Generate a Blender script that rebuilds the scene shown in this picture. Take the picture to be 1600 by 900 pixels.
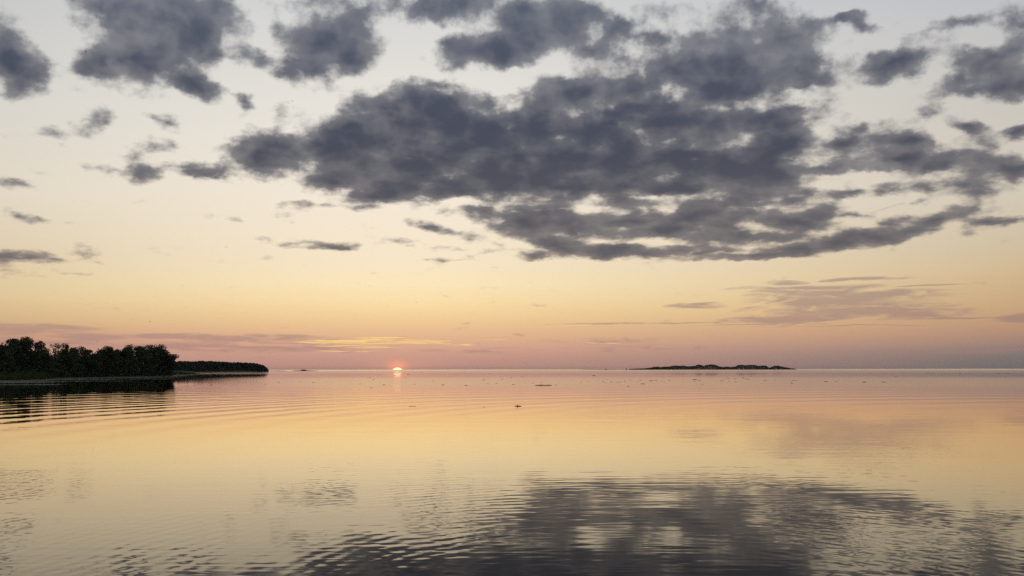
import bpy, bmesh, math, random
import numpy as np
from mathutils import Vector, Matrix

R = math.radians
sc = bpy.context.scene
for o in list(bpy.data.objects):
    bpy.data.objects.remove(o)

# ---------------------------------------------------------------- camera
CAM_H = 3.0
PITCH, ROLL, FPX = R(4.667), -0.0015, 1600 * 35 / 36
FW = Vector((0, math.cos(PITCH), math.sin(PITCH)))
RT0, UP0 = Vector((1, 0, 0)), Vector((0, -math.sin(PITCH), math.cos(PITCH)))
RT = RT0 * math.cos(ROLL) + UP0 * math.sin(ROLL)
UP = UP0 * math.cos(ROLL) - RT0 * math.sin(ROLL)
cd = bpy.data.cameras.new('camera')
cam = bpy.data.objects.new('camera', cd)
sc.collection.objects.link(cam)
cd.lens, cd.sensor_width, cd.clip_start, cd.clip_end = 35, 36, 0.1, 200000
cam.matrix_world = Matrix(((RT.x, UP.x, -FW.x, 0), (RT.y, UP.y, -FW.y, 0), (RT.z, UP.z, -FW.z, CAM_H), (0, 0, 0, 1)))
sc.camera = cam


def pdir(px, py):
    """direction in the world seen at a place of the 1600 x 900 photograph (used to survey the place)"""
    return (FW + RT * ((px - 800) / FPX) + UP * ((450 - py) / FPX)).normalized()


def azel(px, py):
    d = pdir(px, py)
    return math.atan2(d.x, d.y), math.asin(d.z)


def at(px, dist):
    """ground position at that distance (metres along Y) under a photo column"""
    d = pdir(px, 577)
    return Vector((d.x / d.y * dist, dist, 0))


def ztop(py, px, dist):
    d = pdir(px, py)
    return CAM_H + d.z / d.y * dist


def lin(c):
    return tuple((v / 255 / 12.92) if v / 255 <= 0.04045 else ((v / 255 + 0.055) / 1.055) ** 2.4 for v in c)


# ---------------------------------------------------------------- render, exposure
sc.view_settings.view_transform = 'Standard'
sc.view_settings.look = 'None'
sc.view_settings.exposure = 0
sc.view_settings.gamma = 1
sc.view_settings.use_curve_mapping = False
sc.render.engine = 'CYCLES'
cy = sc.cycles
cy.max_bounces = 4
cy.diffuse_bounces = 1
cy.glossy_bounces = 3
cy.transparent_max_bounces = 4
cy.sample_clamp_indirect = 4
cy.sample_clamp_direct = 0
cy.use_denoising = False
cy.use_adaptive_sampling = True
cy.adaptive_threshold = 0.008
cy.adaptive_min_samples = 40
cy.blur_glossy = 0

# ---------------------------------------------------------------- node helpers


class NT:
    def __init__(self, tree):
        self.t = tree
        self.n = tree.nodes
        self.l = tree.links

    def node(self, kind, **kw):
        n = self.n.new(kind)
        for k, v in kw.items():
            setattr(n, k, v)
        return n

    def put(self, sock, v):
        if isinstance(v, bpy.types.NodeSocket):
            self.l.new(v, sock)
        elif v is not None:
            if hasattr(sock.default_value, '__len__'):
                v = tuple(v) if hasattr(v, '__len__') else (v,) * len(sock.default_value)
                if len(sock.default_value) == 4 and len(v) == 3:
                    v = v + (1,)
            sock.default_value = v

    def m(self, op, a, b=None, c=None, clamp=False):
        n = self.node('ShaderNodeMath', operation=op, use_clamp=clamp)
        for i, v in enumerate((a, b, c)):
            self.put(n.inputs[i], v)
        return n.outputs[0]

    def vm(self, op, a, b=None, c=None):
        n = self.node('ShaderNodeVectorMath', operation=op)
        for i, v in enumerate((a, b, c)):
            if v is not None:
                self.put(n.inputs[i], v)
        return n.outputs[1] if op in ('LENGTH', 'DOT_PRODUCT', 'DISTANCE') else n.outputs[0]

    def ss(self, x, a, b, lo=0.0, hi=1.0, kind='SMOOTHSTEP'):
        n = self.node('ShaderNodeMapRange', interpolation_type=kind, clamp=True)
        self.put(n.inputs[0], x)
        for i, v in enumerate((a, b, lo, hi)):
            self.put(n.inputs[i + 1], v)
        return n.outputs[0]

    def xyz(self, x=0, y=0, z=0):
        n = self.node('ShaderNodeCombineXYZ')
        for i, v in enumerate((x, y, z)):
            self.put(n.inputs[i], v)
        return n.outputs[0]

    def sep(self, v):
        n = self.node('ShaderNodeSeparateXYZ')
        self.put(n.inputs[0], v)
        return n.outputs

    def mix(self, f, a, b, blend='MIX'):
        n = self.node('ShaderNodeMix', data_type='RGBA', blend_type=blend)
        self.put(n.inputs[0], f)
        self.put(n.inputs[6], a)
        self.put(n.inputs[7], b)
        return n.outputs[2]

    def noise(self, vec, scale, detail=2, rough=0.5, dims='2D', dist=0.0, lac=2.0):
        n = self.node('ShaderNodeTexNoise', noise_dimensions=dims)
        self.put(n.inputs['Vector'], vec)
        n.inputs['Scale'].default_value = scale
        n.inputs['Detail'].default_value = detail
        n.inputs['Roughness'].default_value = rough
        n.inputs['Lacunarity'].default_value = lac
        n.inputs['Distortion'].default_value = dist
        return n.outputs

    def ramp(self, f, stops, interp='LINEAR'):
        n = self.node('ShaderNodeValToRGB')
        cr = n.color_ramp
        cr.interpolation = interp
        stops = sorted(stops)
        while len(cr.elements) < len(stops):
            cr.elements.new(0.5)
        for e, (p, c) in zip(cr.elements, stops):
            e.position = p
        for e, (p, c) in zip(cr.elements, stops):
            e.position = p
            e.color = tuple(c) + (1,)
        self.put(n.inputs[0], f)
        return n.outputs[0]


# ---------------------------------------------------------------- world: sky, its clouds, the setting sun
SUN_AZ, SUN_EL = azel(621, 577.3)
world = bpy.data.worlds.new('World')
sc.world = world
world.use_nodes = True
world.cycles.sampling_method = 'MANUAL'
world.cycles.sample_map_resolution = 256
w = NT(world.node_tree)
w.n.clear()
tc = w.node('ShaderNodeTexCoord')
D = tc.outputs['Generated']
dx, dy, dz = w.sep(D)
az = w.m('ARCTAN2', dx, dy)
el = w.m('ARCSINE', dz)
ela = w.m('MAXIMUM', el, 0.0)

EL_MAX = R(24)
fac = w.m('DIVIDE', ela, EL_MAX)


def sky_ramp(px, table):
    return w.ramp(fac, [(min(1, max(0, azel(px, y)[1] / EL_MAX)), lin(c)) for y, c in table])


ramp_sun = sky_ramp(640, [(577, (196, 147, 133)), (560, (203, 155, 138)), (545, (217, 167, 143)), (526, (229, 184, 146)),
                          (508, (238, 199, 150)), (490, (247, 213, 159)), (470, (252, 225, 173)), (445, (253, 232, 189)),
                          (410, (249, 232, 201)), (370, (248, 233, 208)), (310, (246, 235, 217)), (240, (240, 233, 221)), (150, (233, 229, 221)),
                          (50, (221, 220, 217)), (-40, (207, 208, 209))])
ramp_left = sky_ramp(20, [(577, (186, 141, 130)), (550, (192, 148, 132)), (525, (202, 155, 128)), (510, (209, 170, 131)), (497, (216, 182, 139)),
                          (480, (221, 191, 147)), (463, (226, 201, 156)), (435, (226, 205, 165)), (390, (226, 208, 177)),
                          (300, (229, 219, 200)), (150, (219, 216, 208)), (10, (205, 205, 204)), (-40, (199, 201, 204))])
ramp_right = sky_ramp(1585, [(577, (114, 109, 108)), (562, (123, 115, 112)), (548, (139, 124, 116)), (535, (163, 134, 121)), (518, (183, 144, 121)),
                             (500, (193, 156, 124)), (480, (202, 167, 129)), (450, (207, 178, 138)), (420, (212, 187, 149)),
                             (375, (210, 194, 166)), (300, (213, 203, 185)), (150, (204, 200, 192)), (20, (197, 197, 199)), (-40, (190, 192, 197))])
wl = w.ss(az, SUN_AZ, azel(0, 577)[0], kind='LINEAR')
wl = w.m('POWER', wl, 1.6)
wr = w.ss(az, SUN_AZ + R(1.5), azel(1600, 577)[0], kind='LINEAR')
wr = w.m('POWER', wr, 1.25)
sky = w.mix(wr, w.mix(wl, ramp_sun, ramp_left), ramp_right)
# far round from the sunset the sky goes dusky blue
away = w.ss(w.m('ABSOLUTE', w.m('SUBTRACT', az, SUN_AZ)), R(45), R(130))
sky = w.mix(away, sky, lin((118, 128, 148)))
up_f = w.ss(el, R(24), R(65))
sky = w.mix(up_f, sky, lin((128, 142, 170)))
# the physical sky takes part too
nish = w.node('ShaderNodeTexSky', sky_type='NISHITA', sun_disc=False)
nish.sun_elevation = R(0.4)
nish.sun_rotation = SUN_AZ
nish.altitude = 0
nish.air_density, nish.dust_density, nish.ozone_density = 1.0, 2.5, 1.5
nsk = w.mix(1.0, nish.outputs[0], (0.1, 0.1, 0.1, 1), 'MULTIPLY')
sky = w.mix(0.03, sky, nsk)

# glow of thick air around the sun
sund = Vector((math.sin(SUN_AZ) * math.cos(SUN_EL), math.cos(SUN_AZ) * math.cos(SUN_EL), math.sin(SUN_EL)))
sx = w.m('MULTIPLY', w.m('SUBTRACT', az, SUN_AZ), 1 / R(4.2))
sy = w.m('MULTIPLY', w.m('SUBTRACT', el, SUN_EL), 1 / R(1.4))
gl = w.m('POWER', w.m('SUBTRACT', 1.0, w.m('SQRT', w.m('ADD', w.m('MULTIPLY', sx, sx), w.m('MULTIPLY', sy, sy))), clamp=True), 2.2)
sky = w.mix(1.0, sky, w.mix(gl, (0, 0, 0), (0.20, 0.05, 0.01)), 'ADD')
sx = w.m('MULTIPLY', w.m('SUBTRACT', az, SUN_AZ), 1 / R(0.95))
sy = w.m('MULTIPLY', w.m('SUBTRACT', el, SUN_EL), 1 / R(0.75))
gl = w.m('POWER', w.m('SUBTRACT', 1.0, w.m('SQRT', w.m('ADD', w.m('MULTIPLY', sx, sx), w.m('MULTIPLY', sy, sy))), clamp=True), 1.6)
sky = w.mix(1.0, sky, w.mix(gl, (0, 0, 0), (0.55, 0.13, 0.0)), 'ADD')

# --- cloud fields: every cloud bank of the photograph as soft ellipses in azimuth / elevation
q = w.m('LOGARITHM', w.m('ADD', ela, 0.075), 2.71828)            # flattens the billows towards the horizon
pn = w.xyz(az, w.m('MULTIPLY', q, 0.5), 0)
wn = w.noise(pn, 19, 5, 0.58)
warp = w.vm('MULTIPLY', w.vm('SUBTRACT', wn[1], (0.5, 0.5, 0.5)), w.xyz(0.032, w.m('MULTIPLY', w.m('ADD', ela, 0.04), 0.085), 0))
P0 = w.vm('ADD', w.xyz(az, el, 0), warp)
def blob_az(b, grow):
    px, py, rx, ry = b[:4]
    a, e = azel(px, py)
    a2, e2 = azel(px + rx, py - ry)
    return a, e, abs(a2 - a) * grow, abs(e2 - e) * grow, R(b[4] if len(b) > 4 else 0), (b[5] if len(b) > 5 else 1.0)


def raster(blobs, A, E, grow, soft=7.0, plateau=1.0, fade=1.0):
    """coverage of all ellipses over an azimuth / elevation grid (soft maximum of cones)"""
    tot = np.zeros(A.shape)
    for b in blobs:
        a, e, ra, re, rot, wt = blob_az(b, grow)
        c, s = math.cos(rot), math.sin(rot)
        u, v = ((A - a) * c + (E - e) * s) / ra, (-(A - a) * s + (E - e) * c) / re
        g = np.clip(plateau * (1 - np.sqrt(u * u + v * v)), 0, 1) * wt ** fade * min(1.0, b[2] * b[3] / 900) ** 0.25
        tot += np.expm1(soft * g)
    return np.log1p(tot) / soft


def cover_field(pos, cover, rows, cols, span, after=None):
    """interpolates coverage between rows of elevation, each row a curve over azimuth"""
    sx_, sy_, _ = w.sep(pos)
    u = w.m('MULTIPLY_ADD', sx_, 1 / (span[1] - span[0]), -span[0] / (span[1] - span[0]), clamp=True)
    acc = None
    u0, y0 = u, sy_
    for i in range(len(rows)):
        if i % 10 == 0 and (acc is not None or after is not None):   # keeps the shader's evaluation in row order
            prev = acc if acc is not None else after
            u, sy_ = w.m('MULTIPLY_ADD', prev, 1e-9, u0), w.m('MULTIPLY_ADD', prev, 1e-9, y0)
        c = w.node('ShaderNodeFloatCurve')
        cv = c.mapping.curves[0]
        for k in range(cols):
            xk, yk = k / (cols - 1), float(np.clip((cover[i, k] + 0.5) / 2, 0, 1))
            if k == 0:
                cv.points[0].location = (xk, yk)
            elif k == cols - 1:
                cv.points[len(cv.points) - 1].location = (xk, yk)
            else:
                cv.points.new(xk, yk)
        for p_ in cv.points:
            p_.handle_type = 'VECTOR'
        c.mapping.update()
        w.put(c.inputs['Value'], u)
        if acc is None:
            acc = c.outputs[0]
        else:
            d_ = rows[i] - rows[i - 1]
            f_ = w.m('MULTIPLY_ADD', sy_, 1 / d_, -rows[i - 1] / d_, clamp=True)
            mxn = w.node('ShaderNodeMix', data_type='FLOAT')
            w.put(mxn.inputs[0], f_)
            w.put(mxn.inputs[2], acc)
            w.put(mxn.inputs[3], c.outputs[0])
            acc = mxn.outputs[0]
    return w.m('MULTIPLY_ADD', acc, 2.0, -0.5)


def field(pos, blobs, grow=1.0, smooth=0.12):
    """a few level ellipses as a chain of gradients -> coverage 0..1"""
    acc, last = None, None
    for b in blobs:
        a, e, ra, re, rot, wt = blob_az(b, grow)
        if last is None:
            v = w.vm('MULTIPLY_ADD', pos, (1 / ra, 1 / re, 0), (-a / ra, -e / re, 0))
        else:
            a0, e0, ra0, re0 = last
            v = w.vm('MULTIPLY_ADD', v, (ra0 / ra, re0 / re, 0), ((a0 - a) / ra, (e0 - e) / re, 0))
        last = (a, e, ra, re)
        g = w.node('ShaderNodeTexGradient', gradient_type='SPHERICAL')
        w.put(g.inputs[0], v)
        g = g.outputs['Fac'] if wt == 1.0 else w.m('MULTIPLY', g.outputs['Fac'], wt)
        acc = g if acc is None else w.m('SMOOTH_MAX', acc, g, smooth)
    return acc


CUMULUS = [
    # top left bank
    (250, 35, 95, 45), (165, 90, 45, 26, 10), (220, 85, 62, 36), (320, 30, 45, 36), (285, 62, 50, 30), (150, 5, 32, 14),
    (300, 130, 38, 18, -20), (381, 159, 24, 9, -20, 0.8), (20, 95, 46, 26, -10), (60, 118, 24, 14, -20), (5, 45, 22, 24, 0, 0.8),
    (20, 140, 45, 10, 0, 0.6), (195, 125, 30, 14, 0, 0.6), (345, 85, 25, 14, 0, 0.6),
    (150, 158, 28, 8, -20, 0.6), (142, 187, 36, 12, 10, 0.6), (100, 205, 36, 9, 10, 0.6), (38, 221, 32, 5, 0, 0.6),
    (262, 188, 32, 7, -10, 0.8), (255, 225, 28, 11, 10, 0.6), (210, 245, 30, 9, 10, 0.8), (160, 257, 28, 7, 0, 0.8),
    (218, 266, 34, 12, -10, 1.0), (258, 263, 22, 8, 0, 0.8), (318, 268, 30, 13), (352, 262, 24, 9, 10, 0.8), (28, 289, 34, 6, -10, 0.8),
    # second bank
    (522, 58, 54, 40), (478, 62, 48, 26, 0, 0.8), (390, 88, 36, 15, -10, 0.8), (470, 112, 34, 24, 0, 0.8), (545, 85, 36, 26),
    (530, 22, 42, 14, 0, 0.8), (500, 4, 42, 9, 0, 0.8), (690, 10, 95, 22, 0, 0.8), (720, 0, 50, 12), (455, 170, 24, 8, 0, 0.45), (520, 138, 28, 10, 0, 0.45),
    (430, 105, 20, 10, 0, 0.6), (575, 30, 22, 12, 0, 0.6),
    # bank top centre
    (845, 48, 80, 38), (870, 20, 55, 26), (775, 82, 66, 26), (720, 95, 32, 20, 0, 0.8), (740, 72, 30, 14), (960, 42, 34, 18, 0, 0.8), (930, 75, 40, 24), (830, 15, 60, 20),
    (950, 133, 76, 26), (955, 102, 46, 18, 0, 0.8), (1115, 92, 88, 50), (1040, 106, 38, 24), (1190, 72, 74, 46), (1185, 120, 74, 32), (1125, 130, 90, 30),
    (1250, 62, 50, 30), (1305, 34, 44, 13, 10), (1355, 40, 28, 12, -10, 0.8), (1265, 130, 34, 20), (1265, 95, 26, 18),
    (1020, 20, 60, 20, 0, 0.6), (1100, 18, 64, 22, 0, 0.6), (1175, 12, 44, 18, 0, 0.6), (1010, 60, 40, 16, 0, 0.6),
    # right side
    (1390, 100, 58, 22), (1335, 128, 24, 16, 0, 0.6), (1335, 108, 26, 10, 0, 0.45), (1488, 36, 64, 17, 10, 0.8), (1428, 60, 30, 10, 20, 0.8),
    (1592, 48, 32, 30, 0, 0.8), (1555, 98, 54, 28), (1592, 125, 38, 22), (1478, 140, 38, 12, 10, 0.8), (1440, 155, 32, 14, 0, 0.6), (1452, 178, 28, 8, 0, 0.6), (1580, 75, 30, 20),
    (1343, 213, 46, 17, -10, 0.8), (1325, 228, 46, 11), (1425, 222, 38, 15, -20), (1412, 250, 84, 18), (1490, 243, 34, 10),
    (1515, 199, 42, 10, -10), (1585, 205, 34, 11), (1545, 221, 28, 8), (1565, 264, 60, 22), (1525, 250, 30, 12, 0, 0.8),
    # the great bank in the middle
    (455, 222, 40, 16, 10), (408, 243, 52, 28), (498, 230, 64, 32), (515, 279, 46, 14), (620, 190, 72, 40), (600, 215, 62, 44), (555, 205, 40, 30), (560, 240, 40, 30),
    (730, 188, 62, 38), (845, 162, 40, 36), (860, 208, 84, 36), (755, 222, 92, 40), (950, 198, 64, 32), (1050, 195, 64, 34),
    (1110, 195, 88, 34), (1205, 190, 60, 32), (945, 250, 125, 42), (800, 272, 125, 34), (1100, 250, 115, 36), (655, 250, 74, 44), (905, 150, 40, 22),
    (620, 287, 64, 26), (690, 293, 66, 22), (590, 305, 42, 12), (1180, 270, 90, 36), (1285, 258, 70, 20), (1280, 235, 30, 14, 0, 0.8), (1250, 215, 36, 16), (1210, 232, 60, 26), (900, 295, 110, 18), (1050, 292, 120, 18), (1180, 300, 80, 14),
    (780, 305, 80, 12, 0, 0.8), (1000, 165, 40, 18), (665, 165, 40, 20), (690, 140, 40, 14, 0, 0.8),
    (578, 266, 44, 24), (600, 166, 44, 22), (640, 136, 32, 14, 0, 0.8), (700, 172, 40, 22), (527, 230, 46, 30), (1290, 180, 44, 40, 0, 0.45), (1350, 300, 120, 15, 0, 0.6), (1500, 290, 80, 18, 0, 0.6), (1420, 322, 90, 9, 0, 0.45),
    (1450, 70, 60, 20, 10, 0.45), (1420, 190, 70, 14, 0, 0.45), (1520, 130, 60, 24, 0, 0.6), (1380, 232, 60, 18, 0, 0.8), (1470, 262, 60, 12, 0, 0.8),
    # lower decks
    (790, 340, 64, 11, -10), (860, 347, 74, 20), (970, 347, 84, 20), (1050, 347, 84, 18), (1100, 336, 54, 18), (1180, 332, 56, 15),
    (862, 375, 74, 13, -10), (940, 391, 95, 11), (845, 400, 34, 6), (1005, 396, 74, 8), (1080, 391, 94, 9), (1150, 372, 104, 13), (1170, 401, 94, 8),
    (1250, 347, 54, 18), (1260, 386, 94, 11), (1325, 373, 84, 16, 10), (1400, 369, 62, 12, 10), (1040, 362, 110, 12),
    (1283, 333, 34, 13), (1335, 336, 28, 7), (1393, 348, 28, 11), (1460, 345, 50, 13, 10), (1500, 334, 24, 12), (1557, 347, 44, 11), (1520, 361, 28, 6, 0, 0.8),
    (1400, 290, 66, 13, 0, 0.6), (1540, 302, 44, 16, 0, 0.6), (1480, 308, 40, 12, 0, 0.45), (1300, 306, 60, 10, 0, 0.8), (1240, 320, 40, 10, 0, 0.8),
    (490, 323, 44, 6, 0, 0.8), (566, 324, 32, 6, 0, 0.8), (458, 335, 24, 5, 0, 0.6), (700, 361, 44, 8, -10, 0.8), (740, 373, 38, 6, -10, 0.8),
    (630, 378, 40, 6, 0, 0.6), (672, 384, 24, 5, 0, 0.6), (650, 345, 22, 5, -10, 0.6), (518, 383, 50, 6, 0, 0.8), (436, 381, 17, 4, -10, 0.8),
    (408, 371, 24, 6, 0, 0.6), (367, 342, 17, 4, 0, 0.8), (340, 365, 18, 6, 0, 0.45), (694, 404, 42, 4, 0, 0.8), (772, 395, 20, 4, 0, 0.6), (461, 297, 12, 5, 0, 0.8), (505, 307, 18, 6, 0, 0.6),
    (43, 343, 28, 6, -10, 0.8), (85, 344, 20, 4, 0, 0.6), (108, 345, 12, 5, 0, 0.8), (147, 348, 12, 3, 0, 0.8),
    (42, 403, 60, 9, 0, 0.8), (139, 398, 24, 7, -10, 0.8), (30, 424, 22, 4, -20, 0.6), (60, 429, 16, 4, -20, 0.6), (120, 427, 24, 4, 0, 0.6), (270, 414, 12, 5, -20, 0.45),
]
CUMULUS = [(b_[0], b_[1], b_[2] * 1.12, b_[3] * (1.35 if b_[0] > 1310 and b_[1] < 312 else 1.12)) + tuple(b_[4:]) for b_ in CUMULUS]
FILL = [
    # the parts where the cells run together
    (700, 268, 140, 46), (900, 238, 190, 66), (1060, 255, 170, 50), (880, 290, 300, 24), (1000, 180, 120, 40), (1120, 160, 120, 40), (760, 205, 120, 40), (1180, 250, 100, 40),
    (850, 322, 90, 13), (980, 316, 110, 14), (1120, 318, 110, 14), (1220, 316, 70, 13),
]
HOLES = [
    (793, 119, 42, 15), (860, 110, 18, 9), (804, 160, 11, 9), (750, 177, 10, 6), (797, 203, 6, 8), (1036, 142, 10, 9), (1150, 165, 20, 6, 10), (1010, 213, 10, 8, -20),
    (1042, 250, 8, 9), (914, 327, 15, 8), (993, 333, 17, 7), (1047, 323, 24, 8), (1050, 379, 66, 4), (843, 349, 6, 3), (1112, 317, 14, 5), (1190, 324, 9, 5),
    (1245, 150, 28, 8), (1270, 250, 30, 12, 10), (1295, 200, 20, 14), (1330, 270, 60, 8), (960, 78, 12, 7), (700, 316, 36, 7), (690, 150, 16, 10), (705, 282, 10, 5), (1330, 292, 90, 7),
]
row_el = sorted([azel(800, y)[1] for y in list(range(-26, 300, 9)) + list(range(300, 470, 5))])
COLS = 161
SPAN = (azel(-30, 577)[0], azel(1630, 577)[0])
gA, gE = np.meshgrid(np.linspace(SPAN[0], SPAN[1], COLS), np.array(row_el))
cover = np.maximum(raster(CUMULUS, gA, gE, 1.55, 6.0, 1.45, 1.35), 0.85 * raster(FILL, gA, gE, 1.45, 6.0, 1.3)) - 0.62 * raster(HOLES, gA, gE, 1.9)
cov = cover_field(P0, np.clip(cover, -0.5, 1.5), row_el, COLS, SPAN)
row2 = sorted([azel(800, y)[1] for y in list(range(-26, 300, 13)) + list(range(300, 470, 8))])
gA, gE = np.meshgrid(np.linspace(SPAN[0], SPAN[1], COLS), np.array(row2))
cells = raster(CUMULUS, gA, gE, 1.75, 9.0) + 0.30 * raster(FILL, gA, gE, 1.3) - 0.35 * raster(HOLES, gA, gE, 2.6)
cell = cover_field(P0, np.clip(cells, -0.5, 1.5), row2, COLS, SPAN, cov)
n1 = w.noise(pn, 31, 8, 0.52)[0]
n2 = w.noise(w.vm('ADD', pn, (3.7, 1.3, 0)), 14, 4, 0.5)[0]
nn = w.m('SUBTRACT', n1, 0.5)
nbig = w.m('SUBTRACT', n2, 0.5)
vor = w.node('ShaderNodeTexVoronoi', voronoi_dimensions='2D', feature='SMOOTH_F1', normalize=False)
w.put(vor.inputs['Vector'], w.vm('ADD', pn, w.vm('MULTIPLY', w.vm('SUBTRACT', wn[1], (0.5, 0.5, 0.5)), (0.03, 0.03, 0))))
vor.inputs['Scale'].default_value = 23
vor.inputs['Detail'].default_value = 2
vor.inputs['Roughness'].default_value = 0.45
vor.inputs['Smoothness'].default_value = 0.35
puff = w.m('SUBTRACT', 0.62, vor.outputs['Distance'])
n3 = w.noise(w.vm('ADD', pn, (1.7, 5.1, 0)), 95, 6, 0.6)[0]
dens = w.m('MULTIPLY_ADD', nn, 1.0, cov)
dens = w.m('MULTIPLY_ADD', w.m('SUBTRACT', n3, 0.5), 0.42, dens)
dens = w.m('MULTIPLY_ADD', nbig, 0.15, dens)
dens = w.m('MULTIPLY_ADD', puff, 0.34, dens)
# beyond the view the deck goes on in broken banks
out = w.m('MAXIMUM', w.ss(w.m('ABSOLUTE', az), R(29), R(36)), w.ss(el, R(21.5), R(25)))
nb = w.m('MULTIPLY_ADD', w.noise(D, 3.2, 5, 0.55, '3D')[0], 2.6, -1.0)
nb = w.m('MULTIPLY', w.m('MULTIPLY', nb, out), w.ss(el, R(5), R(9)))
dens = w.m('MAXIMUM', dens, nb)
alpha = w.ss(dens, 0.15, 0.76)
thick = w.ss(w.m('MULTIPLY_ADD', puff, 0.46, w.m('MULTIPLY_ADD', nn, 0.6, w.m('MULTIPLY_ADD', nbig, 0.3, cell))), 0.10, 1.12)
elf = w.m('DIVIDE', ela, R(20))
thin_c = w.ramp(elf, [(0.0, lin((150, 128, 118))), (0.25, lin((154, 138, 128))), (0.36, lin((142, 134, 130))), (0.6, lin((142, 139, 140))), (1.0, lin((142, 144, 149)))])
thick_c = w.ramp(elf, [(0.0, lin((112, 102, 100))), (0.30, lin((97, 94, 98))), (0.45, lin((87, 87, 95))), (0.62, lin((75, 78, 91))), (0.8, lin((76, 81, 97))), (1.0, lin((84, 90, 107)))])
cloud_c = w.mix(thick, thin_c, thick_c)
# right hand clouds are a little duller
cloud_c = w.mix(w.m('MULTIPLY', away, 0.5), cloud_c, lin((95, 102, 120)))

# --- thin low cirrus
CIRRUS = [
    (1315, 472, 130, 22, 10), (1290, 458, 110, 13, 10), (1390, 458, 90, 10, 5), (1370, 486, 110, 14),
    (1270, 449, 120, 7, 10), (1350, 436, 66, 5, 10), (1228, 443, 34, 5), (1350, 463, 140, 10, 10), (1430, 445, 90, 4, 5), (1330, 487, 160, 17), (1440, 491, 66, 12),
    (1510, 498, 130, 5), (1592, 497, 46, 8), (1290, 472, 100, 13, 10), (1090, 477, 46, 5), (1180, 508, 90, 2), (1300, 510, 160, 3), (1060, 505, 60, 2), (1230, 500, 90, 10),
    (45, 513, 100, 8, -5), (150, 526, 120, 6, -2), (300, 527, 210, 4), (300, 541, 220, 7, 0, 0.8), (480, 545, 120, 8, 0, 0.8), (60, 536, 120, 4), (930, 505, 80, 2), (960, 532, 110, 6, 0, 0.6), (1040, 545, 200, 9, 0, 0.45),
    (1500, 548, 200, 8, 0, 0.6), (740, 548, 120, 6, 0, 0.45),
]
pc = w.xyz(az, w.m('MULTIPLY', el, 7.5), 0)
nc = w.m('SUBTRACT', w.noise(pc, 26, 8, 0.6, dist=0.5)[0], 0.5)
wc = w.noise(pc, 9, 2, 0.5)
P1 = w.vm('ADD', w.xyz(az, el, 0), w.vm('MULTIPLY', w.vm('SUBTRACT', wc[1], (0.5, 0.5, 0.5)), (0.03, 0.006, 0)))
ccov = field(P1, CIRRUS, 1.6, 0.15)
calpha = w.m('MULTIPLY', w.m('MULTIPLY', w.ss(w.m('MULTIPLY_ADD', nc, 1.7, ccov), 0.10, 0.86), 0.75), w.ss(ccov, 0.12, 0.32))
cirrus_c = w.ramp(w.ss(el, 0.0, R(7), kind='LINEAR'), [(0.0, lin((172, 130, 126))), (0.35, lin((178, 142, 130))), (0.6, lin((178, 150, 138))), (1.0, lin((188, 164, 150)))])
cirrus_c = w.mix(w.m('MULTIPLY', wr, 0.55), cirrus_c, lin((140, 118, 112)))
sky = w.mix(calpha, sky, cirrus_c)

# --- thin streaks catching the last sun
GOLD = [
    (575, 530, 90, 1.1, 0), (640, 533, 56, 1.1, 0), (605, 536, 84, 1.1, 0), (560, 541, 60, 1.1, 0), (590, 544, 46, 1.1, 0), (520, 535, 60, 1.1, 0), (545, 550, 44, 0.9, 0), (690, 537, 20, 0.9, 0),
    (735, 539, 30, 1.5, 0, 0.6), (545, 532, 70, 1.6), (860, 506, 26  , 1.1, 0, 0.6), (900, 507, 40, 1.6, 0, 0.6), (870, 531, 60  , 1.1, 0, 0.45), (940, 534, 44  , 1.1, 0, 0.45), (40, 512, 40  , 1.1, 0, 0.45), (755, 530, 40, 1.4, 0, 0.45), (590, 527, 40, 1.2),
]
pg = w.xyz(az, w.m('MULTIPLY', el, 16), 0)
ng = w.m('SUBTRACT', w.noise(pg, 30, 5, 0.6, dist=0.3)[0], 0.5)
gcov = field(P1, GOLD, 1.7, 0.1)
galpha = w.m('MULTIPLY', w.ss(w.m('MULTIPLY_ADD', ng, 1.9, gcov), 0.30, 0.75), w.ss(gcov, 0.10, 0.32))
sky = w.mix(w.m('MULTIPLY', galpha, 0.8), sky, lin((255, 216, 130)))

sky = w.mix(alpha, sky, cloud_c)

# --- the sun's disc, half sunk
SINK = R(-0.27)
sdisc = (math.sin(SUN_AZ) * math.cos(SINK), math.cos(SUN_AZ) * math.cos(SINK), math.sin(SINK))
cosang = w.vm('DISTANCE', D, sdisc)
disc = w.ss(cosang, R(0.39), R(0.34))
sky = w.mix(disc, sky, (3.8, 2.6, 1.0))
bg = w.node('ShaderNodeBackground')
w.put(bg.inputs[0], sky)
bg.inputs[1].default_value = 1.0
wo = w.node('ShaderNodeOutputWorld')
w.l.new(bg.outputs[0], wo.inputs[0])

# ---------------------------------------------------------------- sun lamp: the last of the sun
sl = bpy.data.lights.new('sun', 'SUN')
sl.energy = 0.00015
sl.angle = R(0.5)
sl.color = (1.0, 0.55, 0.25)
so = bpy.data.objects.new('sun', sl)
sc.collection.objects.link(so)
so.location = sund * 500
so.rotation_euler = (-Vector((sund.x, sund.y, 0.001))).to_track_quat('-Z', 'Y').to_euler()

# ---------------------------------------------------------------- materials


def mat(name, build):
    m = bpy.data.materials.new(name)
    m.use_nodes = True
    t = NT(m.node_tree)
    t.n.clear()
    o = t.node('ShaderNodeOutputMaterial')
    s = build(t)
    t.l.new(s, o.inputs[0])
    return m


def principled(t, col, rough=0.9, spec=0.1):
    p = t.node('ShaderNodeBsdfPrincipled')
    t.put(p.inputs['Base Color'], col)
    t.put(p.inputs['Roughness'], rough)
    t.put(p.inputs['Specular IOR Level'], spec)
    return p.outputs[0]


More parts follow.
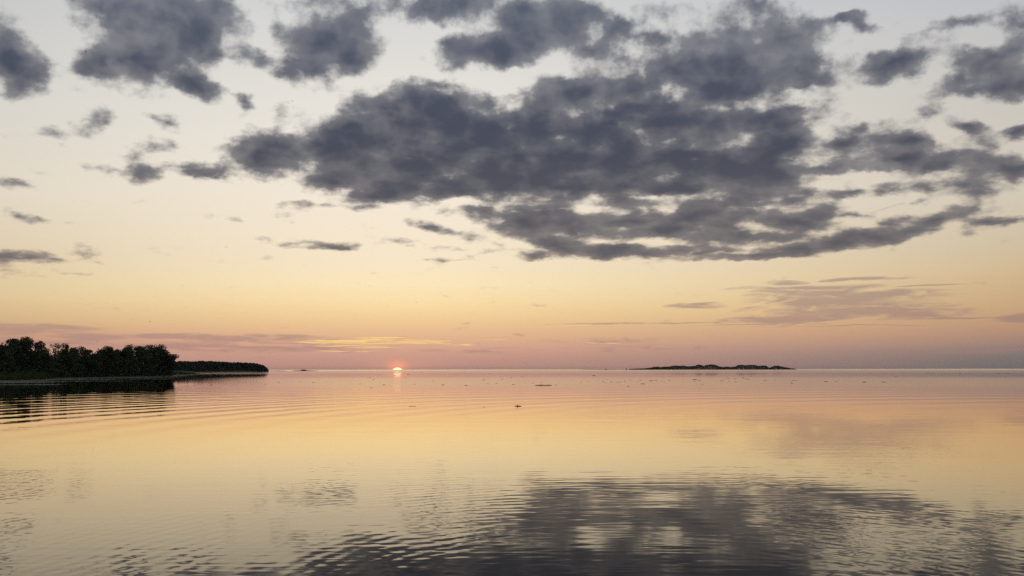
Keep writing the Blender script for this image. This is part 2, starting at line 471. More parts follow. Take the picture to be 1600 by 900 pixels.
def water_nodes(t):
    geo = t.node('ShaderNodeNewGeometry')
    P = geo.outputs['Position']
    x, y, z = t.sep(P)
    dist = t.vm('LENGTH', P)
    P2 = t.xyz(x, y, 0)
    # wobble that keeps the crests from being perfect arcs
    nz = t.noise(P2, 0.16, 3, 0.55)
    wob = t.vm('MULTIPLY', t.vm('SUBTRACT', nz[1], (0.5, 0.5, 0.5)), (1.6, 1.6, 0))

    def rings(cx, cy_, sx_, sy_, lam, wobble, kw):
        v = t.vm('MULTIPLY', t.vm('ADD', t.vm('SUBTRACT', P2, (cx, cy_, 0)), t.vm('MULTIPLY', wob, (wobble, wobble, 0))), (1 / sx_, 1 / sy_, 0))
        r = t.vm('LENGTH', v)
        return t.m('MULTIPLY', t.m('SINE', t.m('MULTIPLY', r, 2 * math.pi / lam)), kw)

    # long low wake waves from the right, 30 to 250 m out
    far_m = t.m('MULTIPLY', t.ss(dist, 30, 75), t.ss(dist, 230, 95))
    lee = t.ss(t.m('DIVIDE', x, dist), -0.34, -0.20, 0.25, 1.0)
    patch = t.ss(t.noise(t.vm('MULTIPLY', P2, (0.4, 1, 0)), 0.03, 2, 0.5)[0], 0.30, 0.65, 0.25, 1.0)
    lft = t.ss(x, 10, -25, 0.42, 1.0)
    h1 = t.m('MULTIPLY', rings(70, 45, 1, 1, 3.9, 0.7, 0.0075), t.m('MULTIPLY', t.m('MULTIPLY', far_m, patch), lft))
    h1b = t.m('MULTIPLY', rings(60, 20, 1, 1, 9.5, 1.2, 0.008), t.m('MULTIPLY', far_m, t.ss(dist, 60, 120)))
    # short ripples close by
    near_m = t.ss(dist, 75, 12)
    pn_ = t.noise(t.vm('MULTIPLY', P2, (1, 0.55, 0)), 0.20, 3, 0.6)[0]
    patch2 = t.m('MULTIPLY', t.ss(pn_, 0.36, 0.68, 0.12, 1.0), near_m)
    h2 = t.m('MULTIPLY', rings(2, 13, 1, 1.4, 0.34, 0.7, 0.00068), t.m('MULTIPLY', patch2, t.ss(x, 7, -1, 0.55, 1.15)))
    h3 = t.m('MULTIPLY', rings(-1, 6, 1, 1.2, 0.27, 0.35, 0.00022), patch2)
    # small confused ripple
    n4 = t.noise(t.vm('MULTIPLY', P2, (0.3, 1.0, 0)), 2.4, 2, 0.5)[0]
    h4 = t.m('MULTIPLY', t.m('SUBTRACT', n4, 0.5), t.m('MULTIPLY', t.ss(dist, 90, 14, 0.0, 0.0028), t.ss(pn_, 0.3, 0.7, 0.5, 1.1)))
    n5 = t.noise(t.vm('MULTIPLY', P2, (0.25, 1.0, 0)), 0.30, 4, 0.6)[0]
    h5 = t.m('MULTIPLY', t.m('SUBTRACT', n5, 0.5), t.m('MULTIPLY', t.m('MULTIPLY', t.ss(dist, 20, 120, 0.006, 0.014), t.ss(dist, 800, 300)), t.ss(t.m('ADD', lee, t.ss(dist, 130, 80)), 0.0, 1.0)))
    h = t.m('ADD', t.m('ADD', h1, h1b), t.m('ADD', t.m('ADD', h2, h3), t.m('ADD', h4, h5)))
    b = t.node('ShaderNodeBump')
    b.inputs['Strength'].default_value = 1
    b.inputs['Distance'].default_value = 1
    b.inputs['Filter Width'].default_value = 0.1
    t.put(b.inputs['Height'], h)
    N = b.outputs[0]
    # cat's-paws far out: ruffled lanes of water beyond the calm belt
    lane = t.noise(t.vm('MULTIPLY', P2, (0.12, 1.0, 0)), 0.004, 3, 0.5)[0]
    ruff = t.m('MULTIPLY', t.ss(dist, 1500, 2800), t.ss(lane, 0.3, 0.5, 0.35, 1.0))
    rough = t.m('ADD', t.m('MULTIPLY_ADD', ruff, 0.07, 0.010), t.m('ADD', t.ss(dist, 400, 900, 0, 0.06), t.m('MULTIPLY', t.m('MULTIPLY', t.ss(dist, 90, 210, 0, 0.085), t.ss(dist, 520, 300)), t.ss(t.m('DIVIDE', x, dist), -0.34, -0.20))))
    fr = t.node('ShaderNodeFresnel')
    fr.inputs['IOR'].default_value = 1.333
    t.put(fr.inputs['Normal'], N)
    f = t.ss(fr.outputs[0], 0.02, 0.79)
    g = t.node('ShaderNodeBsdfGlossy')
    t.put(g.inputs['Color'], t.mix(t.ss(fr.outputs[0], 0.68, 0.97), (0.99, 0.91, 0.77), (1, 0.99, 0.97)))
    t.put(g.inputs['Roughness'], rough)
    t.put(g.inputs['Normal'], N)
    d = t.node('ShaderNodeBsdfDiffuse')
    t.put(d.inputs['Color'], (0.006, 0.007, 0.008))
    mx = t.node('ShaderNodeMixShader')
    t.put(mx.inputs[0], f)
    t.l.new(d.outputs[0], mx.inputs[1])
    t.l.new(g.outputs[0], mx.inputs[2])
    return mx.outputs[0]


M_water = mat('lake_water', water_nodes)


def mesh_obj(name, verts, faces, material, parent=None):
    me = bpy.data.meshes.new(name)
    me.from_pydata(verts, [], faces)
    me.materials.append(material)
    me.update()
    o = bpy.data.objects.new(name, me)
    sc.collection.objects.link(o)
    if parent:
        o.parent = parent
    return o


S = 26000
wo_ = mesh_obj('lake_water', [(-S, -400, 0), (S, -400, 0), (S, S, 0), (-S, S, 0)], [(0, 1, 2, 3)], M_water)
wo_.name = 'water'
wo_['kind'] = 'structure'

# ---------------------------------------------------------------- tagging


def tag(o, label, cat, group=None):
    o['label'], o['category'] = label, cat
    if group:
        o['group'] = group
    return o


def kind(o, k):
    o['kind'] = k
    return o


def empty(name, loc):
    o = bpy.data.objects.new(name, None)
    o.location = loc
    o.empty_display_size = 0.5
    sc.collection.objects.link(o)
    return o


def d_of(y):
    """distance of a point of flat ground seen at that photo row"""
    return CAM_H * FPX / (y - 577.2)


def leafy(col, var=0.5):
    def b(t):
        geo = t.node('ShaderNodeNewGeometry')
        oi = t.node('ShaderNodeObjectInfo')
        n = t.noise(geo.outputs['Position'], 0.55, 3, 0.6, '3D')[0]
        k = t.m('MULTIPLY_ADD', t.m('SUBTRACT', n, 0.5), 1.6 * var, 1.0)
        k = t.m('MULTIPLY', k, t.m('MULTIPLY_ADD', geo.outputs['Random Per Island'], 0.7, 0.65))
        k = t.m('MULTIPLY', k, t.m('MULTIPLY_ADD', oi.outputs['Random'], 0.4, 0.8))
        return principled(t, t.vm('MULTIPLY', col, t.xyz(k, k, k)), 0.85, 0.15)
    return b


M_leaf = mat('leaves', leafy((0.050, 0.062, 0.022)))
M_leaf2 = mat('leaves_ochre', leafy((0.075, 0.066, 0.024)))
M_bark = mat('bark', leafy((0.075, 0.062, 0.050), 0.3))
M_grass = mat('grass_blades', leafy((0.062, 0.072, 0.024)))
M_far = mat('far_leaves', leafy((0.045, 0.058, 0.028)))
M_weed = mat('water_weed', leafy((0.045, 0.036, 0.022)))
M_wood = mat('wet_driftwood', leafy((0.040, 0.032, 0.025), 0.3))
M_bird = mat('dark_feathers', leafy((0.03, 0.03, 0.032), 0.2))


def soil_nodes(t):
    geo = t.node('ShaderNodeNewGeometry')
    n = t.noise(geo.outputs['Position'], 0.35, 5, 0.6, '3D')[0]
    return principled(t, t.ramp(n, [(0.3, (0.055, 0.048, 0.034)), (0.5, (0.07, 0.075, 0.03)), (0.7, (0.05, 0.06, 0.022))]), 0.95, 0.1)


def mud_nodes(t):
    geo = t.node('ShaderNodeNewGeometry')
    n = t.noise(t.vm('MULTIPLY', geo.outputs['Position'], (0.25, 1, 1)), 0.18, 5, 0.6, '3D')[0]
    c = t.ramp(n, [(0.35, (0.030, 0.025, 0.018)), (0.65, (0.060, 0.050, 0.036))])
    p = t.node('ShaderNodeBsdfPrincipled')
    t.put(p.inputs['Base Color'], c)
    t.put(p.inputs['Roughness'], t.ss(n, 0.35, 0.65, 0.45, 0.8))
    t.put(p.inputs['Specular IOR Level'], 0.04)
    b = t.node('ShaderNodeBump')
    b.inputs['Distance'].default_value = 0.25
    b.inputs['Strength'].default_value = 0.7
    t.put(b.inputs['Height'], t.noise(geo.outputs['Position'], 1.1, 4, 0.6, '3D')[0])
    t.put(p.inputs['Normal'], b.outputs[0])
    return p.outputs[0]


M_soil = mat('shore_soil', soil_nodes)
M_mud = mat('wet_mud', mud_nodes)


class MB:
    def __init__(self):
        self.v, self.f = [], []

    def quad(self, c, size, rng, flat=0.0):
        a = Vector((rng.gauss(0, 1), rng.gauss(0, 1), rng.gauss(0, 1) * (1 - flat))).normalized()
        b = a.orthogonal().normalized()
        b = (Matrix.Rotation(rng.uniform(0, 6.28), 3, a) @ b)
        e = a.cross(b)
        l, wd = size * rng.uniform(0.6, 1.3), size * rng.uniform(0.35, 0.8)
        i = len(self.v)
        c = Vector(c)
        self.v += [c - b * l * .5, c + e * wd * .5 - b * l * 0.05, c + b * l * .5, c - e * wd * .5 + b * l * 0.05]
        self.f.append((i, i + 1, i + 2, i + 3))

    def tube(self, pts, radii, n=6):
        rings_ = []
        for k, (p, r) in enumerate(zip(pts, radii)):
            p = Vector(p)
            d = (Vector(pts[min(k + 1, len(pts) - 1)]) - Vector(pts[max(k - 1, 0)])).normalized()
            u = d.orthogonal().normalized()
            v = d.cross(u)
            i = len(self.v)
            for j in range(n):
                t_ = 2 * math.pi * j / n
                self.v.append(p + (u * math.cos(t_) + v * math.sin(t_)) * r)
            rings_.append(i)
        for a_, b_ in zip(rings_, rings_[1:]):
            for j in range(n):
                self.f.append((a_ + j, a_ + (j + 1) % n, b_ + (j + 1) % n, b_ + j))
        self.f.append(tuple(rings_[0] + j for j in reversed(range(n))))
        self.f.append(tuple(rings_[-1] + j for j in range(n)))

    def build(self, name, material, parent=None):
        return mesh_obj(name, [tuple(v) for v in self.v], self.f, material, parent)


# ---------------------------------------------------------------- land on the left


def lerp_list(tab, x):
    if x <= tab[0][0]:
        return tab[0][1]
    for (x0, y0), (x1, y1) in zip(tab, tab[1:]):
        if x <= x1:
            t_ = (x - x0) / (x1 - x0)
            return y0 + (y1 - y0) * t_
    return tab[-1][1]


SHORE_Y = [(-140, 594.5), (-40, 593.6), (40, 593.0), (70, 592.2), (90, 589.6), (150, 587.9), (230, 586.6), (275, 585.4), (296, 584.4), (312, 583.6)]   # waterline
SHORE_X = list(range(-140, 313, 4))
rng = random.Random(4)


def shore_dist(px):
    return d_of(lerp_list(SHORE_Y, px) + 0.25 * math.sin(px * 0.31) + 0.18 * math.sin(px * 0.83 + 1))


def bank_z(px, back):
    """height of the bank so many metres behind the waterline"""
    fade = min(1, max(0, (318 - px) / 45))
    return -0.25 + 1.75 * fade * (1 - math.exp(-back / 22)) + 0.28 * min(back / 3, 1) * fade


verts, faces = [], []
BACKS = [-1.5, 0, 1, 3, 7, 14, 26, 45, 80, 140, 260]
for px in SHORE_X:
    for b_ in BACKS:
        dd = shore_dist(px) + b_
        p = at(px, dd)
        z = bank_z(px, max(0, b_)) + (0.12 * math.sin(px * 0.7 + b_ * 0.4) if b_ > 1 else 0)
        verts.append((p.x, p.y, z if b_ >= 0 else -0.6))
nb_ = len(BACKS)
for i in range(len(SHORE_X) - 1):
    for j in range(nb_ - 1):
        faces.append((i * nb_ + j, (i + 1) * nb_ + j, (i + 1) * nb_ + j + 1, i * nb_ + j + 1))
bank = kind(mesh_obj('shore', verts, faces, M_soil), 'structure')

# mud and stranded weed in the shallows in front of the bank: ragged low flats
MUD_Y = [(-140, 606), (-20, 604.6), (40, 603.6), (95, 601.5), (125, 599.0), (150, 597.6), (200, 595.4), (268, 592.6), (285, 590.2), (296, 587.0), (304, 585.6)]
verts, faces = [], []
xs = [-140 + 2.0 * k for k in range(223)]
NM = 26
for i, px in enumerate(xs):
    n_, f_ = d_of(lerp_list(MUD_Y, px)), shore_dist(px) + 1.5
    for j in range(NM):
        t_ = j / (NM - 1)
        dd = n_ + (f_ - n_) * t_ ** 1.3
        p = at(px, dd)
        wv = (math.sin(p.y * 0.21 + p.x * 0.045) + math.sin(p.y * 0.093 - p.x * 0.06 + 2) + 0.8 * math.sin(p.y * 0.47 + p.x * 0.12) + rng.uniform(-0.6, 0.6))
        z = 0.028 * wv - 0.035 + 0.10 * t_ ** 2
        if t_ < 0.10:
            z = min(z, -0.03)
        verts.append((p.x, p.y, z))
for i in range(len(xs) - 1):
    for j in range(NM - 1):
        faces.append((i * NM + j, (i + 1) * NM + j, (i + 1) * NM + j + 1, i * NM + j + 1))
mud = kind(mesh_obj('mudflat', verts, faces, M_mud), 'structure')

# grass along the bank
g = MB()
for k in range(15000):
    px = rng.uniform(-60, 306)
    b_ = rng.uniform(0, 1) ** 1.4 * 40
    dd = shore_dist(px) + 0.5 + b_
    p = at(px, dd)
    z = bank_z(px, b_)
    hgt = rng.uniform(0.35, 0.95) * (1.7 if px < 72 and rng.random() < 0.5 else 1.0) * min(1, (312 - px) / 40 + 0.25)
    wd = rng.uniform(0.10, 0.26)
    lean = rng.uniform(-0.25, 0.25)
    i = len(g.v)
    g.v += [(p.x - wd, p.y, z - 0.1), (p.x + wd, p.y + rng.uniform(-.1, .1), z - 0.1), (p.x + lean, p.y + rng.uniform(-.2, .2), z + hgt)]
    g.f.append((i, i + 1, i + 2))
kind(g.build('grass', M_grass), 'stuff')

# ---------------------------------------------------------------- trees


def tree_parts(seed, style):
    """trunk and crown of a 10 m tree: limbs carrying rounded lobes of leaf sprays"""
    rng = random.Random(seed)
    tr, cr = MB(), MB()
    if style == 'airy':
        rx, rz, zc, n, per, size, cl = 2.6, 2.7, 6.9, 22, 48, 0.34, 0.75
    elif style == 'broad':
        rx, rz, zc, n, per, size, cl = 3.3, 3.2, 5.9, 24, 300, 0.42, 1.45
    else:
        rx, rz, zc, n, per, size, cl = 2.5, 3.5, 5.6, 20, 300, 0.42, 1.35
    top = Vector((rng.uniform(-.4, .4), rng.uniform(-.4, .4), zc + rz * 0.45))
    mid = Vector((rng.uniform(-.3, .3), rng.uniform(-.3, .3), 3.0))
    tr.tube([(0, 0, -0.4), (0.02, 0, 0.5), mid, (mid + top) / 2, top], [0.30, 0.22, 0.17, 0.11, 0.04])
    lobes = []
    while len(lobes) < n:
        v = Vector((rng.uniform(-1, 1), rng.uniform(-1, 1), rng.uniform(-1, 1)))
        if 0.35 < v.length < 1.0:
            lobes.append(Vector((v.x * rx, v.y * rx, zc + v.z * rz)))
    for c in lobes:
        s_ = mid.lerp(top, rng.uniform(0.0, 0.8))
        m_ = s_.lerp(c, 0.5) + Vector((0, 0, -0.3))
        tr.tube([s_, m_, c], [0.085, 0.055, 0.02], 4)
        r_ = cl * rng.uniform(0.65, 1.2)
        for k in range(int(per * rng.uniform(0.7, 1.3))):
            v = Vector((rng.gauss(0, 1), rng.gauss(0, 1), rng.gauss(0, 1))).normalized() * rng.random() ** 0.4
            cr.quad(c + Vector((v.x, v.y, v.z * 0.8)) * r_, size, rng)
    return tr, cr


def make_tree(seed, style, leafmat):
    root = empty('tree', (0, 0, 0))
    tr, cr = tree_parts(seed, style)
    tr.build('trunk', M_bark, root)
    cr.build('crown', leafmat, root)
    return root


def copy_tree(src):
    c = src.copy()
    sc.collection.objects.link(c)
    for ch in src.children:
        d = ch.copy()
        sc.collection.objects.link(d)
        d.parent = c
    return c


protos = {}
used = set()


def plant(px, ytop, wpx, style, seed, label, dd, back=6.0, leafmat=None, group='trees of the dark wood on the left shore'):
    key = (style, seed, leafmat.name if leafmat else '')
    if key not in protos:
        protos[key] = make_tree(seed, style, leafmat or M_leaf)
    o = protos[key] if key not in used else copy_tree(protos[key])
    used.add(key)
    p = at(px, dd)
    zb = bank_z(px, back) if group.startswith('trees') else 0.2
    hgt = ztop(ytop, px, dd) - zb
    co = [v.co for c_ in protos[key].children if c_.name.startswith('crown') for v in c_.data.vertices]
    nat = sorted(v.z for v in co)[int(len(co) * 0.993)]
    half = sorted(abs(v.x) for v in co)[int(len(co) * 0.97)]
    sxy = (wpx / 2 / FPX * dd) / half
    o.location = (p.x, p.y, zb)
    o.scale = (sxy, sxy, hgt / nat)
    o.rotation_euler = (0, 0, (px * 1.7) % 6.28)
    return tag(o, label, 'tree', group)


WOOD = [
    (-9, 537, 44, 'round', 1, 'broad dark tree at the left edge of the photo, first of the wood'),
    (17, 532.0, 40, 'round', 2, 'tall rounded dark tree just left of the tallest crown of the wood'),
    (38, 529.0, 44, 'broad', 3, 'tallest and broadest crown near the left end of the wood'),
    (57, 539.5, 30, 'round', 4, 'ragged drooping tree just right of the tallest crown'),
    (72, 545.0, 20, 'airy', 5, 'small thin knobbly tree just left of the airy round one'),
    (91, 536.5, 27, 'airy', 6, 'airy round tree with sky showing through its branches'),
    (104, 546.5, 28, 'round', 1, 'low dark tree filling the gap right of the airy round one'),
    (119, 543.5, 32, 'broad', 3, 'flat topped tree, second to the right of the airy round one'),
    (137, 547.8, 30, 'round', 2, 'low tree on the left of the dip in the middle of the wood'),
    (153, 546.5, 22, 'round', 4, 'narrow dark tree on the right of the dip in the wood'),
    (167, 542.3, 30, 'broad', 7, 'rounded tree standing up past the dip in the wood'),
    (184, 546.0, 28, 'round', 1, 'low rounded tree between the two domed crowns of the wood'),
    (198, 543.8, 28, 'round', 2, 'middling dark tree left of the domed crown'),
    (213, 541.0, 32, 'broad', 3, 'domed crown next to the thin twiggy tree'),
    (226, 543.0, 16, 'airy', 5, 'thin twiggy tree between the domed crown and the tall end tree'),
    (242, 539.8, 34, 'broad', 7, 'tall dense tree that tops the right end of the wood'),
    (257, 547.5, 30, 'round', 4, 'rounded tree on the falling right flank of the wood'),
    (265, 559.0, 18, 'round', 1, 'last low tree at the right tip of the wood'),
]


def wood_dist(px):
    return 318 + (px + 10) * 0.66


for i, (px, yt, wpx, st, sd, lb) in enumerate(WOOD):
    plant(px, yt, wpx, st, sd, lb, wood_dist(px) + (5 if i % 2 else 0), leafmat=M_leaf2 if i in (2, 10) else M_leaf)

# thicket under and behind the front trees
TOPS = sorted((px, yt) for px, yt, *_ in WOOD)
u = MB()
for k in range(26000):
    px = rng.uniform(-40, 270)
    dd = wood_dist(px) + rng.uniform(-3, 16)
    lim = lerp_list(TOPS, px) + 10 + (0 if px < 262 else (px - 262) * 1.2)
    zt = ztop(lim, px, dd)
    z = 0.4 + (zt - 0.4) * rng.random() ** 1.15 * (0.86 + 0.14 * math.sin(px * 0.9) * math.sin(px * 0.23 + 1))
    p = at(px, dd)
    u.quad((p.x, p.y, z), 1.25, rng)
kind(u.build('thicket', M_leaf), 'stuff')

# ---------------------------------------------------------------- wooded headland behind the wood


def land_strip(name, prof, dist, depth, material=M_soil):
    """low land: prof = (px, height above water in metres)"""
    vs, fs = [], []
    for px, h_ in prof:
        for b_, k in ((0, -0.4), (0.04, 0.5), (0.25, 1), (0.7, 1), (1.0, -0.4)):
            p = at(px, dist + b_ * depth)
            vs.append((p.x, p.y, h_ * k if k > 0 else -0.4))
    for i in range(len(prof) - 1):
        for j in range(4):
            fs.append((i * 5 + j, (i + 1) * 5 + j, (i + 1) * 5 + j + 1, i * 5 + j + 1))
    return kind(mesh_obj(name, vs, fs, material), 'structure')


def wood_mass(name, prof, dist, depth, count, size, material=M_far, lump=2.2, seed=1, per_px=0.9):
    """a wood far off that reads as one mass: leaf sprays filled in under a canopy line, prof = (px, top row of the photo)"""
    rng = random.Random(seed)
    m_ = MB()
    x0, x1 = prof[0][0], prof[-1][0]
    heads = []
    for k in range(int((x1 - x0) * per_px)):
        heads.append((x0 + (k + rng.random()) / per_px, rng.random(), rng.uniform(0.6, 1)))
    for k in range(count):
        hx, hb, hk = heads[k % len(heads)]
        px = min(x1, max(x0, hx + rng.gauss(0, lump)))
        dd = dist + 3 + (hb * 0.8 + 0.1 + rng.gauss(0, 0.05)) * depth
        zt = ztop(lerp_list(prof, px), px, dd)
        r_ = abs(px - hx) / (lump * 2.2)
        zt *= (0.88 + 0.2 * hk) * (1 - 0.25 * min(1, r_ * r_))
        z = max(0.0, zt) * (1 - rng.random() ** 1.6 * 0.98)
        p = at(px, dd)
        m_.quad((p.x, p.y, max(0.1, z)), size, rng)
    return kind(m_.build(name, material), 'stuff')


HEAD = [(225, 565.5), (275, 565.6), (300, 565.6), (318, 565.3), (335, 565.8), (350, 566.6), (372, 567.2), (388, 567.8), (398, 568.6), (406, 570.0), (412, 572.2), (416, 575.0), (419, 578.5)]
land_strip('headland', [(200, 2.0), (300, 2.0), (380, 1.8), (412, 1.2), (420, 0.3)], 1230, 160)
wood_mass('wood_on_headland', HEAD, 1232, 120, 30000, 2.3, lump=2.0, seed=2, per_px=0.42)

# ---------------------------------------------------------------- low spit and islets on the horizon
land_strip('spit', [(416, 0.2), (424, 0.8), (436, 0.9), (446, 0.5), (450, 0.1)], 2100, 60)
land_strip('islet', [(454, 0.1), (460, 0.9), (470, 1.6), (478, 1.7), (486, 0.9), (494, 0.6), (497, 0.1)], 2100, 70)
m_ = MB()
for k in range(260):
    p = at(rng.gauss(474.5, 1.8), 2110 + rng.uniform(0, 12))
    m_.quad((p.x, p.y, 1.4 + rng.random() * 1.7), 0.9, rng)
tag(m_.build('bush', M_far), 'low dark bush on the small islet left of the sun', 'bush')

ISLE_D = 4200
land_strip('island', [(900, 0.3), (920, 0.9), (946, 1.3), (985, 0.9), (1010, 1.3), (1060, 2), (1110, 2), (1160, 2), (1205, 1.8), (1236, 1.4), (1246, 0.2)], ISLE_D, 220)
ISLE = [(983, 577.6), (990, 577.0), (998, 576.6), (1008, 576.3), (1016, 575.4), (1022, 573.8), (1027, 573.6), (1032, 574.6), (1038, 573.8), (1047, 573.6), (1052, 572.4), (1057, 571.9), (1063, 572.6), (1068, 571.9), (1074, 573.4),
        (1080, 573.0), (1086, 572.6), (1091, 570.4), (1095, 570.9), (1099, 572.6), (1104, 571.0), (1111, 570.2), (1117, 570.6), (1122, 572.8), (1129, 574.4), (1136, 573.6), (1142, 574.4), (1149, 573.6), (1153, 571.2), (1160, 570.8), (1165, 571.9), (1172, 570.9), (1179, 571.2), (1185, 572.6), (1192, 571.9), (1198, 572.6),
        (1202, 575.6), (1206, 574.0), (1211, 572.3), (1216, 572.1), (1221, 573.4), (1227, 574.8), (1232, 575.4), (1236, 576.4), (1244, 577.4)]
wood_mass('wood_on_island', [(x_, y_ - 0.5) for x_, y_ in ISLE], ISLE_D, 160, 45000, 2.8, lump=1.1, seed=5)
for px, hh, lb in ((946, 3.2, 'lone low bush on the thin spit left of the island'), (1239.5, 5.5, 'single small bush at the right tip of the island'), (979, 4.0, 'small bush standing apart at the left end of the island wood')):
    m_ = MB()
    for k in range(160):
        p = at(px + rng.gauss(0, 0.55), ISLE_D + 20 + rng.uniform(0, 14))
        m_.quad((p.x, p.y, 0.6 + rng.random() * hh), 1.8, rng)
    tag(m_.build('bush', M_far), lb, 'bush', 'bushes on the far island')

# ---------------------------------------------------------------- weed and driftwood afloat


def weed_mesh(seed):
    """one low mat with leaves and stalks standing out of it"""
    rng = random.Random(seed)
    m_ = MB()
    ph = [rng.uniform(0, 6.28) for _ in range(3)]
    NR, NA = 4, 18
    for r_ in range(NR):
        for a_ in range(NA):
            t_ = 2 * math.pi * a_ / NA
            k = (0.40 + 0.09 * math.sin(2 * t_ + ph[0]) + 0.07 * math.sin(3 * t_ + ph[1]) + 0.05 * math.sin(5 * t_ + ph[2])) * (r_ + 0.4) / (NR - 0.6)
            z = 0.075 * (1 - (r_ / (NR - 1)) ** 2) * (1 + 0.5 * math.sin(2 * t_ + ph[1])) - 0.01
            m_.v.append(Vector((math.cos(t_) * k * 1.1, math.sin(t_) * k * 0.8, z)))
    m_.f.append(tuple(range(NA)))
    for r_ in range(NR - 1):
        for a_ in range(NA):
            m_.f.append((r_ * NA + a_, (r_ + 1) * NA + a_, (r_ + 1) * NA + (a_ + 1) % NA, r_ * NA + (a_ + 1) % NA))
    for j in range(60):
        b_ = m_.v[rng.randrange(NA * (NR - 1))]
        m_.quad(b_ + Vector((0, 0, abs(rng.gauss(0, 0.03)))), 0.15, rng, 0.2)
    return m_.build('weed_clump', M_weed)


weeds = [weed_mesh(60 + k) for k in range(6)]
for o in weeds:
    sc.collection.objects.unlink(o)


def float_weed(px, py, wpx, label=None, hk=1.0):
    dd = d_of(py)
    o = weeds[int(px * 7 + py * 13) % 6].copy()
    sc.collection.objects.link(o)
    p = at(px, dd)
    wm = wpx / FPX * dd
    o.location = (p.x, p.y, -0.004)
    o.scale = (wm, wm, min(wm * 0.5, 0.8) * hk)
    o.rotation_euler = (0, 0, 0)
    return tag(o, label or 'small dark clump of water weed adrift in the far belt of weed', 'water weed', 'clumps of weed afloat below the horizon')


NAMED_WEED = [
    (728, 602.2, 8, 'dark weed clump afloat between the sun and the long drifting pole'),
    (692, 601.4, 8, 'faint flat weed clump afloat right of the sun reflection'),
    (1137, 592.2, 13, 'largest dark weed clump, afloat below the middle of the island'),
    (966, 597.4, 15, 'wide flat weed clump afloat left below the island'),
    (1017, 595.6, 9, 'dark weed clump afloat below the left end of the island'),
    (1004, 600.3, 9, 'lowest dark weed clump below the left end of the island'),
    (1241, 595.4, 15, 'wide weed clump afloat below the right tip of the island'),
    (1478, 701, 5, 'lone speck of weed on the calm water at the right'),
    (644, 634.4, 16, 'thin broken row of weed afloat nearer, below the sun'),
    (893, 634, 3, 'tiny speck of weed right of the short dark log'),
    (879, 645, 2.5, 'tiny speck of weed nearest below the short dark log'),
]
for px, py, wpx, lb in NAMED_WEED:
    float_weed(px, py, wpx, lb, 0.35 if wpx > 12 else 0.8)
MORE_WEED = [(935, 593.6, 3), (948, 593.2, 4), (955, 597, 5), (976, 596, 5), (984, 594.5, 4), (996, 597, 4), (1025, 594.5, 5), (1034, 596, 4), (1045, 595, 6), (1085, 594, 10), (1093, 595.2, 6),
             (1097, 601, 4), (1127, 595.6, 6), (1148, 592.8, 6), (1149, 597.4, 5), (1170, 593.4, 4), (1195, 595.2, 6), (1210, 594.6, 5), (785, 592.6, 3), (802, 601, 6), (755, 594, 5), (763, 599.6, 5),
             (832, 599, 4), (846, 598, 4), (869, 601.6, 4), (908, 597, 4), (918, 596, 3), (945, 598, 4), (578, 590, 4), (600, 601, 6), (580, 605.4, 5), (305, 602, 5), (331, 601.4, 6), (415, 600, 4), (436, 597, 5),
             (470, 596, 4), (490, 597.4, 6), (1290, 597, 8), (1306, 597, 5), (1350, 598, 8), (1380, 598, 7), (1399, 590, 4), (1450, 583.8, 9), (1457, 583.8, 4), (1500, 584.2, 4), (1560, 584.4, 8), (1575, 584.8, 5), (756, 636, 5)]
for px, py, wpx in MORE_WEED:
    float_weed(px, py, wpx)
for k in range(46):
    px = rng.choice([rng.uniform(440, 1320), rng.gauss(990, 45), rng.gauss(1120, 60), rng.gauss(650, 70)])
    py = min(606, max(584.5, rng.gauss(594.5, 4)))
    float_weed(px, py, 1.4 + 5.0 * rng.random() ** 2.2)

# a long pole and a short log
lg = MB()
dd = d_of(602.3)
a_, b_ = at(836, dd), at(862, dd)
pts = [a_.lerp(b_, t_) + Vector((0, 0.25 * math.sin(t_ * 5), 0.02 + 0.02 * math.sin(t_ * 7))) for t_ in [k / 10 for k in range(11)]]
c0 = pts[5].copy()
lg.tube([p - c0 for p in pts], [0.03, 0.05, 0.06, 0.07, 0.08, 0.085, 0.085, 0.09, 0.08, 0.07, 0.05], 8)
for t_, dv in ((3, Vector((0.3, 0.2, 0.16))), (7, Vector((0.35, -0.2, 0.2)))):
    q_ = pts[t_] - c0
    lg.tube([q_, q_ + dv * 0.6, q_ + dv], [0.035, 0.025, 0.012], 5)
o = lg.build('driftwood', M_wood)
o.location = c0
tag(o, 'long thin pole of driftwood lying on the water left of the island', 'driftwood')
lg = MB()
dd = d_of(634.6)
a_, b_ = at(804, dd), at(814.5, dd)
pts = [a_.lerp(b_, t_) + Vector((0, 0.05 * math.sin(t_ * 6), 0.012)) for t_ in [k / 6 for k in range(7)]]
c0 = pts[3].copy()
lg.tube([p - c0 for p in pts], [0.018, 0.03, 0.042, 0.05, 0.045, 0.03, 0.014], 8)
q_ = Vector((-0.03, 0, 0.05))
lg.tube([q_, q_ + Vector((-0.04, 0.02, 0.06)), q_ + Vector((-0.10, 0.03, 0.09))], [0.03, 0.02, 0.01], 5)
o = lg.build('driftwood', M_wood)
o.location = c0
tag(o, 'short dark log lying alone on the calm water nearest the middle', 'driftwood')

# ---------------------------------------------------------------- birds, a few specks


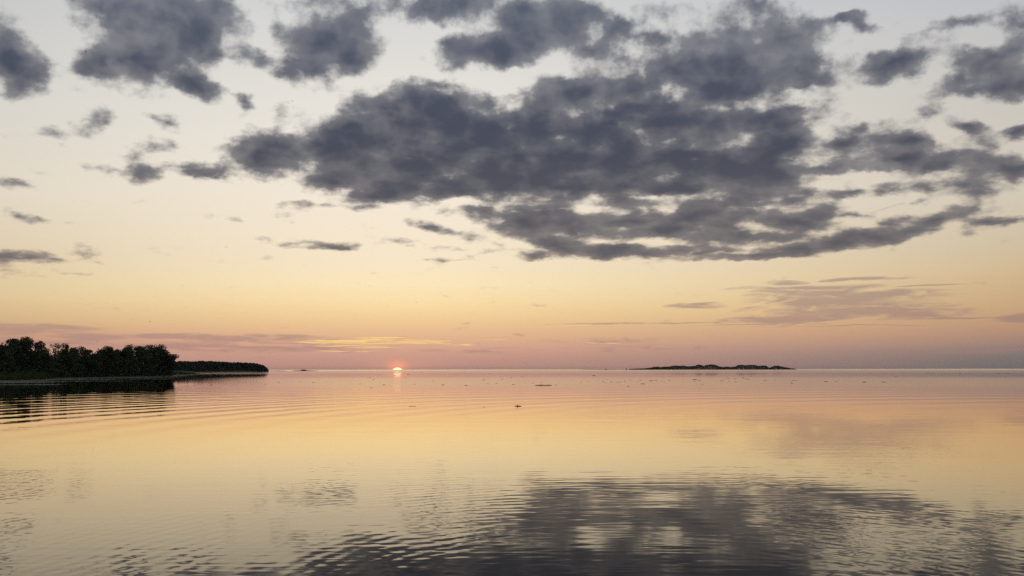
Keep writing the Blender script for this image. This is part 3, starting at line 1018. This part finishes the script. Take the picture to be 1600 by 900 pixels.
def bird_mesh(up):
    m_ = MB()
    m_.tube([(0, -.19, 0), (0, -.14, 0.01), (0, -.02, 0.0), (0, .10, 0.01), (0, .17, 0.025), (0, .21, 0.02)], [0.012, 0.035, 0.055, 0.045, 0.032, 0.008], 8)
    for s_ in (-1, 1):
        i = len(m_.v)
        a = [(0.04 * s_, .08, .03), (.20 * s_, .13, .03 + up * .10), (.42 * s_, .02, .02 + up * .13), (.22 * s_, -.03, .02 + up * .10), (0.04 * s_, -.07, .02)]
        m_.v += [Vector(p) for p in a] + [Vector(p) - Vector((0, 0, 0.012)) for p in a]
        m_.f += [tuple(i + k for k in range(5)), tuple(i + 5 + k for k in reversed(range(5)))]
        m_.f += [(i + k, i + 5 + k, i + 5 + (k + 1) % 5, i + (k + 1) % 5) for k in range(5)]
    i = len(m_.v)
    m_.v += [Vector((-.02, -.16, 0)), Vector((.02, -.16, 0)), Vector((.05, -.30, 0)), Vector((-.05, -.30, 0)), Vector((0, -.17, .015))]
    m_.f += [(i, i + 1, i + 2, i + 3), (i, i + 4, i + 1), (i + 1, i + 4, i + 2), (i + 2, i + 4, i + 3), (i + 3, i + 4, i)]
    return m_


BIRDS = [
    (150, 533.6, 240, 1.0, 0.4, 'small dark bird flying low over the dark wood'),
    (232, 502.2, 260, -0.2, 1.2, 'faint bird gliding higher, above the right end of the wood'),
    (117, 81, 230, 1.3, 2.4, 'tiny bird high up beside the top left cloud bank'),
    (450, 158, 280, 1.0, 4.0, 'tiny bird high in the clear sky right of the top left clouds'),
    (1017, 365, 280, 0.6, 5.2, 'tiny bird against the lowest deck of the great grey cloud'),
    (650, 473, 330, 0.3, 0.9, 'speck of a bird in the yellow sky above the sun'),
]
for px, py, dd, up_, rz, lb in BIRDS:
    o = bird_mesh(up_).build('bird', M_bird)
    dd *= 0.45
    p = at(px, dd)
    o.location = (p.x, p.y, ztop(py, px, dd))
    o.scale = (0.45, 0.45, 0.45)
    o.rotation_euler = (0.1, 0.15, rz)
    tag(o, lb, 'bird', 'birds in flight')

# ---------------------------------------------------------------- thin evening haze over the water
def haze_mat():
    m = bpy.data.materials.new('evening_haze')
    m.use_nodes = True
    m.node_tree.nodes.clear()
    v = m.node_tree.nodes.new('ShaderNodeVolumePrincipled')
    v.inputs['Color'].default_value = (0.92, 0.85, 0.82, 1)
    v.inputs['Density'].default_value = 1.6e-5
    v.inputs['Anisotropy'].default_value = 0.25
    o_ = m.node_tree.nodes.new('ShaderNodeOutputMaterial')
    m.node_tree.links.new(v.outputs[0], o_.inputs['Volume'])
    return m


hx, hy0, hy1, hz0, hz1 = S + 500, -900, S + 500, -1.8, 44
hv = [(x_, y_, z_) for z_ in (hz0, hz1) for x_, y_ in ((-hx, hy0), (hx, hy0), (hx, hy1), (-hx, hy1))]
hf = [(3, 2, 1, 0), (4, 5, 6, 7), (0, 1, 5, 4), (1, 2, 6, 5), (2, 3, 7, 6), (3, 0, 4, 7)]
kind(mesh_obj('haze', hv, hf, haze_mat()), 'stuff')
